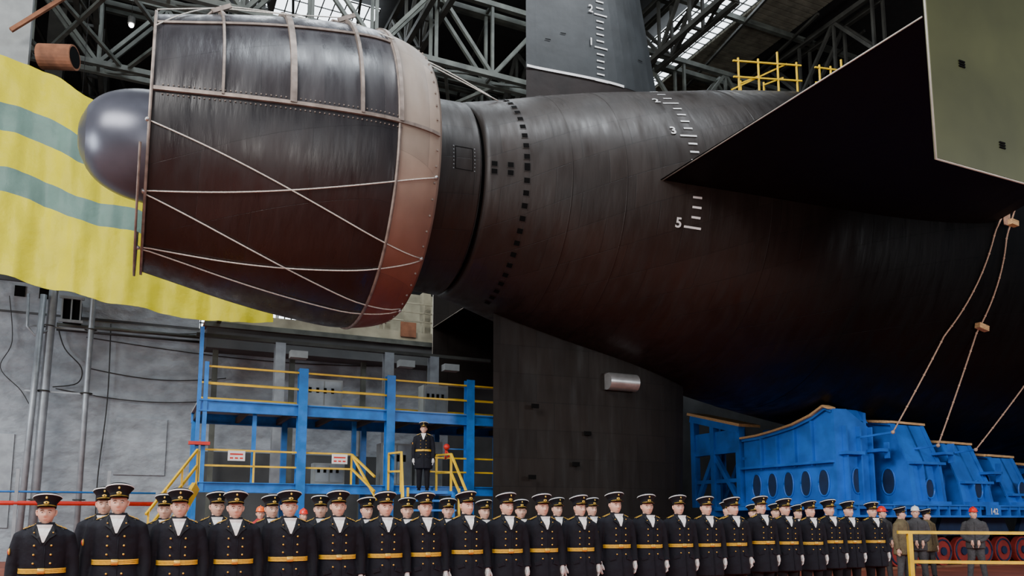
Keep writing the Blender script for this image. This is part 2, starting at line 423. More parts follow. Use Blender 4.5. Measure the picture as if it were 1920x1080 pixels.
free_rope(e1, hpt(-5.05, .75, .12, RN(-5.05)), 0); free_rope(e2, hpt(-5.05, .75, .12, RN(-5.05)), 0)
free_rope(e2, hpt(-2.72, .9, .12, RN(-2.72)), 0)
free_rope(e2, hpt(.62, .62, .03), .0); free_rope(e1+Vector((0,0,.05)), hpt(.6, .60, .03), -.55)
b.obj('lashing_rope', parent=submarine)

def foil(b, secs, place, mt, n=14, cap=True):
    vs = []; fs = []; K = 2*n
    for (sp, sa, sf, T, off) in secs:
        for i in range(n+1):
            x = i/n; vs.append(place(sa+(sf-sa)*x, T*max(.06, math.sin(pi*x**1.5)**.8 if x < 1 else .06), sp, off))
        for i in range(n-1, 0, -1):
            x = i/n; vs.append(place(sa+(sf-sa)*x, -T*max(.06, math.sin(pi*x**1.5)**.8), sp, off))
    for k in range(len(secs)-1):
        for j in range(K): fs.append((k*K+j, k*K+(j+1) % K, (k+1)*K+(j+1) % K, (k+1)*K+j))
    if cap: fs += [tuple(range(K)), tuple(reversed(range((len(secs)-1)*K, len(secs)*K)))]
    b.add(vs, fs, mt, False, [(v[0]+20, v[2]) for v in vs])
b = MB()
vert = lambda s, t, sp, off: (s, t, sp)
foil(b, [(12.6, 2.3, 7.35, .26, 0), (15.0, 2.3, 7.1, .26, 0)], vert, 'rudder_brown')
foil(b, [(15.0, 2.3, 7.1, .27, 0), (20.5, 2.3, 6.1, .24, 0)], vert, 'rudder_dark')
def fin_y(s, sa=2.3, sf=6.9, T=.26): 
    x = (s-sa)/(sf-sa); return -(T*max(.06, math.sin(pi*x**1.5)**.8))-.012
for i in range(12):
    s0 = 2.3+i*.275; s1 = s0+.275
    b.add([(s0, fin_y(s0)-.02, 14.98), (s1, fin_y(s1)-.02, 14.98), (s1, fin_y(s1)-.02, 15.06), (s0, fin_y(s0)-.02, 15.06)], [(0,1,2,3)], 'white_paint')
for k in range(0, 18):
    h = 14.97+k*.222; major = (k % 5 == 0)
    s0, s1 = (4.55, 5.0) if major else (4.62, 4.88)
    b.add([(s0, fin_y(s0)-.02, h), (s1, fin_y(s1)-.02, h), (s1, fin_y(s1)-.02, h+.045), (s0, fin_y(s0)-.02, h+.045)], [(0,1,2,3)], 'white_paint')
for t, s0, h in (('1', 4.42, 16.12), ('2', 4.42, 17.23), ('1', 3.1, 17.7)):
    vs, fs = text_polys(t, .34)
    b.add([(s0+v.x, fin_y(s0)-.04, h+v.y) for v in vs], fs, 'white_paint')
for s, h in ((2.9, 16.0), (3.4, 16.3), (6.2, 16.1)):
    b.add([(s, fin_y(s)-.02, h), (s+.18, fin_y(s+.18)-.02, h), (s+.18, fin_y(s+.18)-.02, h+.03), (s, fin_y(s)-.02, h+.03)], [(0,1,2,3)], 'black_void')
b.obj('upper_rudder', parent=submarine)
b = MB()
foil(b, [(.95, 1.25, 7.6, .24, 0), (8.2, 1.25, 7.9, .3, 0)], vert, 'rudder_tiles', 18)
o0 = len(b.v)
b.lathe([(4.7, .26), (5.7, .26)], 'steel_bright', cz=5.52, n=28)
for i in range(o0, len(b.v)): b.v[i] = (b.v[i][0], b.v[i][1]-.42, b.v[i][2])
b.cyl((4.72, -.42, 5.52), (4.74, -.42, 5.52), .25, 'steel_bright'); b.cyl((5.66, -.42, 5.52), (5.68, -.42, 5.52), .25, 'black_void')
b.cyl((5.2, -.2, 5.5), (5.2, -.5, 5.5), .18, 'rudder_tiles')
for s, h in ((2.2, 2.6), (3.6, 3.0), (2.3, 4.6), (4.0, 3.9)):
    b.box((s, -.31, h), (s+.22, -.26, h+.12), 'black_void')
b.obj('lower_rudder', parent=submarine)
for sg, nm in ((-1, 'starboard'), (1, 'port')):
    b = MB()
    horiz = lambda s, t, sp, off: (s, sg*sp, off+t)
    foil(b, [(2.6, 4.35, 16.5, .32, 10.32), (12.0, 3.7, 11.4, .16, 9.75)], horiz, 'plane_black', 16)
    b.tube([(4.33, sg*3.85, 10.25), (3.68, sg*11.95, 9.74)], .015, 'edge_steel', 6)
    b.obj('stern_plane_'+nm, parent=submarine)
    b = MB()
    b.extr([(3.7, 7.25), (11.2, 7.25), (11.8, 9), (11.0, 13.6), (4.3, 13.6), (3.7, 12.5)], 'y', sg*12.0-.03, sg*12.0+.03, 'olive_plate' if sg < 0 else 'rudder_tiles')
    if sg < 0:
        for s, h in ((4.4, 9.0), (5.3, 7.75), (6.0, 7.8), (6.4, 8.7)):
            for k in range(3): b.box((s, -12.05, h+k*.045), (s+.14, -12.03, h+.028+k*.045), 'black_void')
    b.tube([(11.2, sg*12.0, 7.25), (3.7, sg*12.0, 7.25), (3.7, sg*12.0, 12.5)], .02, 'edge_steel', 6)
    b.obj('stern_end_plate_'+nm, parent=submarine)

b = MB()
for s0, s1 in ((9.2, 11.6), (12.6, 13.6)):
    n = 4 if s1-s0 > 2 else 3
    for k in range(n):
        s = s0+(s1-s0)*k/(n-1); p = Vector(hpt(s, .3, .0)); b.beam(p, p+Vector((0,0,1.2+.3*(k == 2))), .045, .045, 'rail_yellow')
    for hh in (.55, 1.1):
        b.beam(Vector(hpt(s0-.2, .3, 0))+Vector((0,0,hh)), Vector(hpt(s1+.2, .3, 0))+Vector((0,0,hh)), .045, .045, 'rail_yellow')
p = Vector(hpt(8.9, .3, 0)); b.beam(p+Vector((0,0,.1)), p+Vector((2.4,0,1.6)), .045, .045, 'rail_yellow')
for s in (10, 11): 
    p = Vector(hpt(s, .3, 0)); b.beam(p+Vector((0,0,.6)), p+Vector((.5,1.4,1.2)), .045, .045, 'rail_yellow'); b.beam(p+Vector((.5,1.4,.1)), p+Vector((.5,1.4,1.3)), .045, .045, 'rail_yellow')
b.obj('guard_rail', SUB)

b = MB()
def hull_rope(p, q, woods=()):
    n = 40; pts = []; p = Vector(p); q = Vector(q)
    for i in range(n+1):
        t = i/n; c = p.lerp(q, t); c.z -= .15*4*t*(1-t)
        r = math.hypot(c.y, c.z-CZ); R = RH(c.x)+.06
        if r < R:
            k = R/r; c = Vector((c.x, c.y*k, CZ+(c.z-CZ)*k))
        pts.append(c)
    b.tube(pts, .022, 'rope_brown', 6)
    for i in range(2, n, 3): b.sphere(pts[i], .034, 'rope_brown', 4)
    for w in woods:
        i = int(w*n); c = Vector(pts[i]); b.beam(c+Vector((-.2, -.08, .04)), c+Vector((.22, -.08, -.04)), .16, .16, 'wood')
hull_rope((14.9, -6.15, 10.6), (12.9, -3.4, 4.1)); hull_rope((15.2, -6.2, 10.6), (14.6, -3.6, 3.75), (.48,))
hull_rope((19.2, -6.6, 9.6), (16.5, -3.5, 3.7), (.45,))
for (s, l, h, e) in ((12.9, -3.4, 4.1, 1.4), (14.6, -3.6, 3.75, 1.1), (16.5, -3.5, 3.7, .9)):
    b.beam((s, l, h), (s, l+e, h-.05), .06, .06, 'cradle_blue'); b.sphere((s, l, h), .06, 'rope_brown', 5)
c = Vector(hpt(14.95, math.radians(88), .12))
for k in range(5): b.tube([c+Vector((.04*k-.05, 0, .3)), c+Vector((-.12+.07*k, -.08, 0)), c+Vector((.05*k-.05, -.06, -.5))], .028, 'rope_brown', 6)
b.beam(c+Vector((-.16,-.14,.02)), c+Vector((.16,-.14,-.02)), .16, .16, 'wood'); b.beam(c+Vector((.05,-.14,-.42)), c+Vector((.35,-.14,-.45)), .16, .16, 'wood')
b.tube([hpt(14.95, math.radians(a), .1) for a in (70, 75, 80, 85, 88)], .03, 'rope_brown', 6)
b.obj('mooring_rope', SUB)

# ------------------------------------------------------------------ cradles
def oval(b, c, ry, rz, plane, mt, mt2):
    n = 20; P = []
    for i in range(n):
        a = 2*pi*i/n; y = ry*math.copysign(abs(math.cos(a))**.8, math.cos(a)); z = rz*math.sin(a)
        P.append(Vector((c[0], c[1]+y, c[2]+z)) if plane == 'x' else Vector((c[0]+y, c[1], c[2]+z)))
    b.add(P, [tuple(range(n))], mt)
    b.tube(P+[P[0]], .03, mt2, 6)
B = 'cradle_blue'
b = MB()
near = [(-2.0, 1.95), (-2.0, 4.88), (-1.75, 4.98), (-1.2, 4.74), (-.4, 4.53), (.5, 4.40), (1.3, 4.32), (2.1, 4.30), (2.1, 1.95)]
b.extr(near, 'x', 12.0, 12.12, B); b.extr(near, 'x', 13.3, 13.42, B)
for i in range(1, 7):
    a, c = near[i], near[i+1]
    b.add([(11.9, a[0], a[1]+.02), (13.5, a[0], a[1]+.02-(.35 if i == 1 else 0)), (13.5, c[0], c[1]+.02), (11.9, c[0], c[1]+.02)], [(0,1,2,3)], B)
    b.add([(11.9, a[0], a[1]-.06), (11.9, a[0], a[1]+.05), (11.9, c[0], c[1]+.05), (11.9, c[0], c[1]-.06)], [(0,1,2,3)], B)
    b.beam((11.95, a[0], a[1]+.07), (11.95, c[0], c[1]+.07), .3, .07, 'wood')
b.extr([(11.95, 1.95), (11.95, 4.93), (12.5, 4.95), (13.3, 4.5), (13.6, 4.3), (13.6, 1.95)], 'y', -2.06, -1.94, B)
for y in (-1.5, -.75, 0, .75, 1.5): 
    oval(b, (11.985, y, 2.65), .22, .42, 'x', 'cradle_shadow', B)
for y in (-1.15, -.4, .4, 1.15): b.box((11.88, y-.03, 3.2), (12.0, y+.03, 4.3+max(0, -y)*.3), B)
b.box((11.78, -2.0, 3.25), (12.0, 2.1, 3.33), B); b.box((11.8, -2.2, 1.95), (13.6, 2.2, 2.08), B)
b.box((12.0, 1.98, 3.6), (12.6, 2.2, 3.7), B)
b.box((12.1, -2.35, 3.5), (12.9, -2.0, 3.6), B); b.box((13.3, -2.6, 3.6), (13.7, -2.0, 3.7), B); b.box((13.62, -2.6, 3.4), (13.7, -2.45, 3.9), B)
for s in (12.3, 12.9, 13.4): b.box((s-.03, -2.22, 2.0), (s+.03, -2.0, 4.4), B)
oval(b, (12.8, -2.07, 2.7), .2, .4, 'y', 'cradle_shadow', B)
for y in (2.3, 3.7, 4.85):
    b.beam((12, y, 1.95), (12, y, 4.75+(y-2.3)*.26), .26, .22, B); b.beam((13.3, y, 1.95), (13.3, y, 4.75+(y-2.3)*.26), .22, .22, B)
for z in (2.05, 4.0): b.beam((12, 2.2, z), (12, 4.95, z), .2, .2, B)
b.beam((12, 2.2, 4.72), (12, 4.95, 5.42), .3, .3, B); b.beam((12.3, 2.1, 4.85), (12.3, 5.05, 5.6), 1.0, .1, 'wood')
b.box((11.95, 2.2, 4.0), (12.0, 4.9, 4.75), B)
for x in (12, 13.3):
    b.beam((x, 2.3, 2.0), (x, 3.7, 3.9), .16, .16, B, (1,0,0)); b.beam((x, 3.7, 3.9), (x, 4.85, 2.0), .16, .16, B, (1,0,0))
b.beam((12, 2.3, 2.9), (12, 4.85, 2.9), .14, .14, B)
b.obj('keel_cradle', SUB)
stn = [(14.15, 15.35, 4.62, -2.35), (16.25, 17.4, 4.05, -2.5), (18.4, 19.4, 3.68, -2.6), (20.5, 21.5, 3.42, -2.7), (22.7, 23.8, 3.3, -2.8), (25.0, 26.2, 3.3, -2.8)]
for (s0, s1, ht, ln) in stn:
    b = MB()
    hb = CZ-RH((s0+s1)/2)-.15
    # transverse saddle webs with a sloping outer flank
    poly = [(ln-.75, 1.95), (ln-.62, ht-1.35), (ln-.1, ht-.12), (ln+.7, ht), (-.8, min(ht-.1, hb)), (0, min(ht-.15, hb)), (1.5, min(ht-.1, hb)), (2.4, ht), (2.7, 1.95)]
    for s in (s0, (s0+s1)/2, s1): b.extr(poly, 'x', s-.045, s+.045, B)
    # outer flank plates
    b.add([(s0, ln-.75, 1.95), (s1, ln-.75, 1.95), (s1, ln-.62, ht-1.35), (s0, ln-.62, ht-1.35)], [(0,1,2,3)], B)
    b.add([(s0, ln-.62, ht-1.35), (s1, ln-.62, ht-1.35), (s1, ln-.1, ht-.12), (s0, ln-.1, ht-.12)], [(0,1,2,3)], B)
    b.add([(s0-.1, ln-.1, ht-.10), (s1+.1, ln-.1, ht-.10), (s1+.1, ln+.7, ht+.02), (s0-.1, ln+.7, ht+.02)], [(0,1,2,3)], B)
    b.beam((s0-.15, ln-.05, ht-.04), (s0-.15, ln+.75, ht+.07), .25, .08, 'wood'); b.beam((s0-.2, ln-.05, ht-.04), (s1+.2, ln-.05, ht-.06), .16, .07, 'wood')
    # edge flanges round the aft web
    for i in range(4):
        p, q = poly[i], poly[i+1]; b.beam((s0-.08, p[0], p[1]), (s0-.08, q[0], q[1]), .2, .05, B)
        if i < 2: b.beam((s1+.06, p[0], p[1]), (s1+.06, q[0], q[1]), .16, .05, B)
    b.box((s0-.15, ln-.85, ht-1.42), (s1+.1, ln-.55, ht-1.34), B); b.box((s0-.15, ln-.95, 1.95), (s1+.1, ln, 2.05), B)
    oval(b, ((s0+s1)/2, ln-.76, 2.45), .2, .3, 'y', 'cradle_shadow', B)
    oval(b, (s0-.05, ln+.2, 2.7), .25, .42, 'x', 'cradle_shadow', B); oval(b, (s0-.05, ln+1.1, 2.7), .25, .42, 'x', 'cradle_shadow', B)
    for s in (s0+.25, s1-.25): b.add([(s, ln-.95, 2.0), (s, ln-.7, 2.0), (s, ln-.62, ht-1.4), (s, ln-.85, ht-1.4)], [(0,1,2,3)], B)
    b.box((s1-.1, ln-1.0, ht-1.1), (s1+.35, ln-.4, ht-1.02), B); b.box((s1+.28, ln-1.0, ht-1.35), (s1+.35, ln-.8, ht-.75), B)
    b.obj('keel_cradle', SUB)
b = MB()
b.box((10.9, -2.95, 1.6), (40, -2.5, 1.93), B); b.box((10.9, 2.5, 1.6), (40, 2.95, 1.93), B); b.box((10.9, -3.6, 1.8), (40, 2.9, 1.92), B)
for i in range(60): b.box((11+i*.48, -3.65, 1.6), (11.05+i*.48, -2.95, 1.93), B)
b.box((10.9, -3.67, 1.56), (40, -2.45, 1.62), B); b.box((10.9, -3.67, 1.90), (40, -2.45, 1.945), B)
for i in range(14):
    s = 12.0+i*2.0
    b.extr([(s-.8, 1.0), (s+.8, 1.0), (s+.5, 1.6), (s-.5, 1.6)], 'y', -2.9, -2.75, 'cradle_shadow')
    for ds in (-.48, .48):
        for y in (-2.75, 2.6):
            b.cyl((s+ds, y-.09, .5), (s+ds, y+.09, .5), .44, 'wheel_red', 28); b.cyl((s+ds, y-.14, .5), (s+ds, y+.1, .5), .13, 'cradle_shadow', 16)
            b.tube([(s+ds+.36*math.cos(a*pi/8), y-.1, .5+.36*math.sin(a*pi/8)) for a in range(17)], .03, 'cradle_shadow', 6)
vs, fs = text_polys('142', .26)
b.box((16.5, -3.70, 1.62), (17.2, -3.68, 1.9), B)
b.add([(16.85+v.x, -3.72, 1.66+v.y) for v in vs], fs, 'white_paint')
b.box((10, -2.84, 0), (45, -2.7, .07), 'rust'); b.box((10, 2.55, 0), (45, 2.7, .07), 'rust')
b.obj('transfer_bogie', SUB)

# ------------------------------------------------------------------ hall shell
b = MB(); b.box((-60, -30, -.2), (90, 120, 0), 'floor_red'); b.obj('floor')
b = MB()
b.box((-60, 14, 0), (5.2, 14.6, 9.2), 'wall_grey'); b.box((5.2, 14, 0), (70, 14.6, 9.2), 'wall_dark'); b.box((-60, 13.95, 9.2), (-5.6, 14.6, 10.4), 'wall_grey')
b.box((-60, 13.8, 10.3), (-5.6, 14.0, 10.5), 'wall_dark')
b.box((-60, 13.96, 9.12), (-5.6, 14.0, 9.2), 'wall_dark')
b.box((-5.6, 13.9, 0), (5.2, 14.0, 4.2), 'wall_dark')
b.box((-8.4, 13.93, 3.2), (-6.6, 14.0, 5.4), 'wall_grey'); b.box((-12.6, 13.94, 1.2), (-11.7, 14.0, 4.6), 'pipe_grey')
for s in (-11.9, -11.1):
    b.box((s-.17, 13.9, 9.75), (s+.17, 13.96, 10.15), 'black_void')
b.obj('wall_back', SUB)
b = MB(); b.box((-60, 40, 0), (90, 40.5, 26), 'wall_dark'); b.obj('wall_far', SUB)
b = MB(); b.box((-60, -4, 25.8), (90, 41, 26.1), 'roof_dark'); b.obj('ceiling', SUB)

def skylight(name, s0, s1, l0, l1, h, nx, ny, M=SUB):
    b = MB(); b.box((s0, l0, h), (s1, l1, h+.05), 'skylight_glass')
    for i in range(nx+1):
        s = s0+(s1-s0)*i/nx; b.box((s-.025, l0, h-.06), (s+.025, l1, h-.005), 'truss_dark')
    for j in range(ny+1):
        l = l0+(l1-l0)*j/ny; b.box((s0, l-.02, h-.05), (s1, l+.02, h-.005), 'truss_dark')
    b.obj(name, M)
skylight('window_1', 14.6, 17.2, 2, 14.5, 25.3, 5, 26)
skylight('window_2', -4.5, 1.6, 14.0, 18, 25.3, 12, 4)
skylight('window_3', -30, -16, 10, 14, 25.3, 24, 6)
b = MB()
for i in range(40):
    l = 2+i*.32; b.box((17.3, l, 25.2), (20.2, l+.27, 25.35), 'panel_grey')
b.obj('roof_panel', SUB)
b = MB(); b.box((-6, 17.0, 9.4), (0.6, 17.1, 12.6), 'skylight_glass')
for i in range(23): b.box((-6+i*.3, 16.93, 9.4), (-5.95+i*.3, 17, 12.6), 'truss_dark')
for i in range(7): b.box((-6, 16.93, 9.6+i*.5), (.6, 17, 9.65+i*.5), 'truss_dark')
b.box((-12, 16.8, 9.3), (-6, 17.1, 12.6), 'balcony_beige'); b.box((.6, 16.9, 9.3), (9, 17.1, 12.6), 'balcony_beige'); b.box((5.6, 16.8, 9.4), (6.6, 16.9, 11), 'skylight_glass')
b.obj('window_4', SUB)
b = MB()
b.box((-5.5, 12.6, 9.1), (4.4, 13.7, 9.25), 'rust'); b.box((-5.5, 12.55, 9.2), (4.4, 12.62, 9.6), 'balcony_beige'); b.box((2.4, 12.45, 9.35), (3.1, 12.5, 10.0), 'rust')
b.box((-5.5, 12.5, 9.0), (4.4, 12.64, 9.2), 'truss_green')
for i in range(12): b.beam((-5.5+i*.9, 12.6, 9.3), (-5.5+i*.9, 12.6, 10.9), .05, .05, 'balcony_beige')
for h in (10.1, 10.5, 10.9): b.beam((-5.5, 12.6, h), (4.4, 12.6, h), .05, .05, 'balcony_beige')
for s, w in ((.0, .3), (1.6, .5), (3.6, .35)): b.box((s, 13, 9.25), (s+w, 13.5, 11.6), 'balcony_beige')
for s in (-5, -2, 1, 4): b.beam((s, 13.2, 0), (s, 13.2, 9.1), .2, .2, 'truss_green')
b.box((-5.4, 12.7, 8.2), (4.4, 13.8, 9.0), 'wall_dark')
b.obj('balcony', SUB)

# ------------------------------------------------------------------ roof trusses
def truss(b, p, q, H, n, mt, w=.22, dw=.12, dep=.7, side=None):
    p = Vector(p); q = Vector(q); d = (q-p).normalized(); sd = Vector((-d.y, d.x, 0))*dep/2; up = Vector((0,0,H))
    for o in (sd, -sd):
        b.beam(p+o, q+o, w, w, mt); b.beam(p+o+up, q+o+up, w, w, mt)
        for i in range(n+1):
            a = p.lerp(q, i/n)+o; b.beam(a, a+up, dw, dw, mt)
            if i < n:
                c = p.lerp(q, (i+1)/n)+o
                if i % 2: b.beam(a+up, c, dw*1.2, dw*1.2, mt)
                else: b.beam(a, c+up, dw*1.2, dw*1.2, mt)
    for i in range(n+1):
        a = p.lerp(q, i/n); b.beam(a+sd, a-sd, dw, dw, mt); b.beam(a+sd+up, a-sd+up, dw, dw, mt)
        if i < n: b.beam(a+sd, p.lerp(q, (i+1)/n)-sd, dw*.8, dw*.8, mt)
for l, h in ((9.0, 20.0), (16, 20.5), (24, 19.5), (32, 20)):
    b = MB(); truss(b, (-30, l, h), (60, l, h), 3.2, 36, 'truss_green'); b.obj('roof_truss', SUB)
for s in (-24, -17, -10.5, -4, 2.5, 9, 13, 21.5, 28, 36):
    b = MB(); truss(b, (s, 3, 22.3), (s, 40, 22.3), 2.6, 17, 'truss_dark'); b.obj('roof_truss', SUB)
b = MB()
for s in range(-28, 50, 3): b.beam((s, 5, 24.9), (s+6, 39, 24.9), .12, .12, 'truss_dark')
for l in (7, 12, 19, 28, 36): b.beam((-30, l, 25), (60, l, 25), .2, .25, 'truss_green')
for i in range(26): b.beam((-30+i*3, 9, 20.2), (-27+i*3, 16, 20.6), .14, .14, 'truss_green'); b.beam((-27+i*3, 9, 20.2), (-30+i*3, 16, 20.6), .14, .14, 'truss_green')
for s in (-12, 3.5, 12, 25, 40): b.ibeam((s, 20, 0), (s, 20, 25), .7, .9, 'truss_dark')
b.obj('roof_bracing', SUB)
b = MB(); b.ibeam((14.5, 15.5, 0), (19.5, 15.5, 25.0), .9, .9, 'panel_grey'); b.ibeam((19.5, 15.5, 0), (19.5, 15.5, 25.0), .9, .9, 'panel_grey'); b.obj('crane_column', SUB)
for (s, l, h) in ((-9.1, 9.5, 21.2), (-9.3, 10.2, 20.6), (-10.2, 12, 16.4), (-8.7, 11, 19.8)):
    b = MB(); b.sphere((s, l, h), .09, 'lamp_white', 6); b.cyl((s, l, h+.05), (s, l, h+.3), .13, 'truss_dark', 12); b.tube([(s, l, h+.3), (s, l, 25)], .01, 'cable_black', 5)
    b.obj('hall_lamp', SUB)
b = MB(); b.box((-14, 8.6, 13), (-11.55, 9.0, 25), 'cabinet_grey'); b.obj('hall_panel', SUB)
b = MB(); b.cyl((-11.2, 8.6, 16.55), (-10.2, 8.2, 16.55), .4, 'rust', 24); b.cyl((-11.2, 8.59, 16.55), (-10.19, 8.19, 16.55), .34, 'black_void', 24)
b.beam((-12.0, 8.0, 16.9), (-9.3, 8.0, 19.9), .12, .12, 'rust'); b.obj('ventilation_duct', SUB)

# ------------------------------------------------------------------ tarpaulin
b = MB()
NX, NZ = 130, 70; vs = []
for i in range(NX+1):
    s = -16+12.3*i/NX
    top = interp([(-16, 16.6), (-12, 15.95), (-10.6, 15.6), (-9.8, 15.1), (-8, 14.9), (-6, 14), (-3.7, 12.0)], s)
    bot = interp([(-16, 9.2), (-12, 8.85), (-10, 8.5), (-8.75, 8.25), (-6, 8.05), (-3.7, 8.1)], s)
    for j in range(NZ+1):
        t = j/NZ
        tri = lambda x: abs((x % 1)-.5)*2
        fold = .18*math.sin(s*1.3+t*1.4)+.16*tri(s*.62+t*.35)+.08*tri(s*1.35-t*.9+.3)+.02*tri(s*3.3+t*1.7)+.06*tri(t*2.1+s*.25)+.03*tri(t*5+s*.9)
        vs.append((s, 8.0-fold*(1.1-.4*t)-.36*(1-t)**2, bot+(top-bot)*t+.03*math.sin(s*3.1)*(1-t)-.05*math.sin(s*1.9+1)*math.sin(t*pi)))
fs = []; ms = []
for i in range(NX):
    for j in range(NZ):
        fs.append((i*(NZ+1)+j, (i+1)*(NZ+1)+j, (i+1)*(NZ+1)+j+1, i*(NZ+1)+j+1))
        t = (j+.5)/NZ
        ms.append('tarp_teal' if (.365 < t < .49 or .655 < t < .785) else 'tarp_yellow')
b.add(vs, fs, ms, True); b.obj('tarpaulin', SUB)
b = MB()
for s in (-14, -5): b.beam((s, 8.6, 9), (s, 8.6, 16), .2, .2, 'truss_dark')
for h in (9.2, 12, 14.8): b.beam((-16, 8.5, h), (-4.6, 8.5, h), .15, .15, 'truss_dark')
for s in (-14, -5): b.beam((s, 8.6, 9.2), (s, 14, 9.2), .15, .15, 'truss_dark')
b.obj('tarpaulin_frame', SUB)

# ------------------------------------------------------------------ wall pipes / cables
b = MB()
b.tube([(-10.82, 12.9, 0), (-10.78, 12.9, 5), (-10.72, 12.9, 9.4), (-10.7, 12.9, 10.6)], .15, 'pipe_grey', 12)
b.tube([(-11.2, 12.7, 0), (-11.1, 12.7, 5), (-11.0, 12.7, 9.6)], .11, 'pipe_grey', 12)
b.tube([(-9.43, 12.8, 0), (-9.43, 12.8, 6), (-9.40, 12.8, 9.7), (-9.5, 12.8, 9.95), (-9.7, 12.8, 10.05), (-10.6, 12.8, 10.1)], .10, 'pipe_grey', 12)
for h in (2.2, 6.1, 8.5):
    b.beam((-11.4, 13.05, h), (-9.2, 13.05, h), .06, .06, 'pipe_grey')
    for s in (-10.8, -9.43): b.tube([(s+.19*math.cos(k*pi/8), 12.88+.19*math.sin(k*pi/8), h) for k in range(17)], .025, 'truss_dark', 5)
b.tube([(-11.5, 12.8, 9.6), (-11.45, 12.8, 8.4), (-11.2, 12.8, 8.1), (-10.8, 12.8, 8.3)], .05, 'pipe_grey', 8)
b.tube([(-10.6, 13.6, 8.75), (-5.6, 13.6, 8.75)], .07, 'truss_green', 8); b.tube([(-10.6, 13.6, 8.55), (-5.6, 13.6, 8.55)], .05, 'cable_black', 8)
b.obj('wall_pipe', SUB)
b = MB()
def cab(pts, r=.022):
    P = []
    for i in range(len(pts)-1):
        p0 = Vector(pts[max(i-1, 0)]); p1 = Vector(pts[i]); p2 = Vector(pts[i+1]); p3 = Vector(pts[min(i+2, len(pts)-1)])
        for k in range(6):
            t = k/6; P.append(.5*((2*p1)+(p2-p0)*t+(2*p0-5*p1+4*p2-p3)*t*t+(3*p1-p0-3*p2+p3)*t**3))
    P.append(Vector(pts[-1])); b.tube(P, r, 'cable_black', 6)
for h0, s0, s1, sg in ((8.95, -10.5, -5.6, .2), (8.4, -9.6, 4, .35), (6.35, -10.5, -4.2, .3), (7.2, -9.4, -4.5, .25)):
    n = 8; cab([(s0+(s1-s0)*i/n, 13.85, h0-sg*math.sin(pi*i/n)) for i in range(n+1)])
cab([(-10.6, 13.8, 8.8), (-10.3, 13.8, 7.9), (-9.7, 13.8, 7.2), (-9.8, 13.8, 6.6), (-10.6, 13.8, 6.4)])
cab([(-8.8, 13.8, 9.0), (-8.75, 13.8, 6), (-8.9, 13.8, 3), (-8.85, 13.8, 0.5)])
cab([(-12.2, 13.8, 9.7), (-12, 13.8, 8), (-12.3, 13.8, 7), (-11.6, 13.8, 6.2), (-11.2, 13.8, 5.5)], .015)
b.obj('wall_cable', SUB)
b = MB()
b.box((-10.4, 12.9, 8.8), (-9.8, 13.6, 9.6), 'black_void'); b.box((-10.5, 12.8, 8.7), (-9.7, 12.9, 8.8), 'pipe_grey'); b.box((-10.5, 12.8, 9.58), (-9.7, 12.9, 9.68), 'pipe_grey')
for s in (-10.4, -10.1, -9.8): b.beam((s, 12.85, 8.8), (s, 12.85, 9.6), .05, .05, 'pipe_grey')
b.obj('wall_bracket', SUB)

# ------------------------------------------------------------------ scaffold
b = MB(); S = 'scaffold_blue'; Y = 'rail_yellow'
for s, top in ((-3.72, 5.5), (-1.3, 5.5), (1.1, 5.55)): b.ibeam((s, 1.4, 0), (s, 1.4, top), .24, .24, S)
b.beam((-6.3, 1.4, 0), (-6.3, 1.4, 6.4), .09, .09, S); b.beam((-6.15, 1.4, 2.2), (-6.15, 1.4, 5.5), .1, .1, S)
for s in (-6.2, -3.7, -1.3, 1.1, 3.2): b.beam((s, 4.2, 0), (s, 4.2, 4.4), .16, .16, S)
b.beam((-4.9, 1.6, 2.3), (-4.9, 1.6, 4.3), .1, .1, S); b.beam((-2.0, 2.6, 2.3), (-2.0, 2.6, 4.3), .12, .12, S)
for l in (1.4, 4.2): b.ibeam((-6.3, l, 4.37), (3.2, l, 4.37), .14, .3, S)
b.box((-6.3, 1.4, 4.5), (3.2, 4.2, 4.55), 'cabinet_grey')
for i in range(9): b.beam((-6.2+i*1.15, 1.4, 4.35), (-6.2+i*1.15, 4.2, 4.35), .1, .15, 'truss_dark')
b.ibeam((-6.3, 1.4, 2.3), (3.2, 1.4, 2.3), .14, .26, S); b.box((-6.3, 1.45, 2.36), (3.2, 4.2, 2.42), 'cabinet_grey')
for h in (4.95, 5.4): b.beam((-6.1, 1.45, h), (3.2, 1.45, h), .045, .045, Y); b.beam((-6.1, 4.1, h), (3.2, 4.1, h), .045, .045, Y)
for h in (2.85, 3.25): b.beam((-6.2, 1.4, h), (-2.35, 1.4, h), .045, .045, Y); b.beam((-.1, 1.5, h), (3.2, 1.5, h), .045, .045, Y)
for s in (-6.2, -4.9, -2.35): b.beam((s, 1.4, 2.4), (s, 1.4, 3.25), .045, .045, Y)
for h in (0, .38): b.beam((-2.35, 1.4, 3.25-h), (-2.0, .3, 2.6-h), .05, .05, Y)
b.beam((-2.35, 1.4, 3.25), (-1.9, .4, 2.0), .05, .05, Y)
b.beam((-6.3, .9, 3.2), (-7.4, -.6, 1.6), .05, .05, Y); b.beam((-6.3, .9, 2.8), (-7.4, -.6, 1.2), .05, .05, Y); b.beam((-6.3, .9, 2.3), (-7.4, -.6, .2), .1, .25, Y)
for k in range(4): b.beam((-6.3-.35*k, .9-.48*k, 3.2-.5*k), (-6.3-.35*k, .9-.48*k, 2.2-.5*k), .045, .045, Y)
b.box((-6.5, 1.2, 3.35), (-6.0, 1.38, 3.43), 'red_paint')
b.obj('scaffold_platform', SUB)
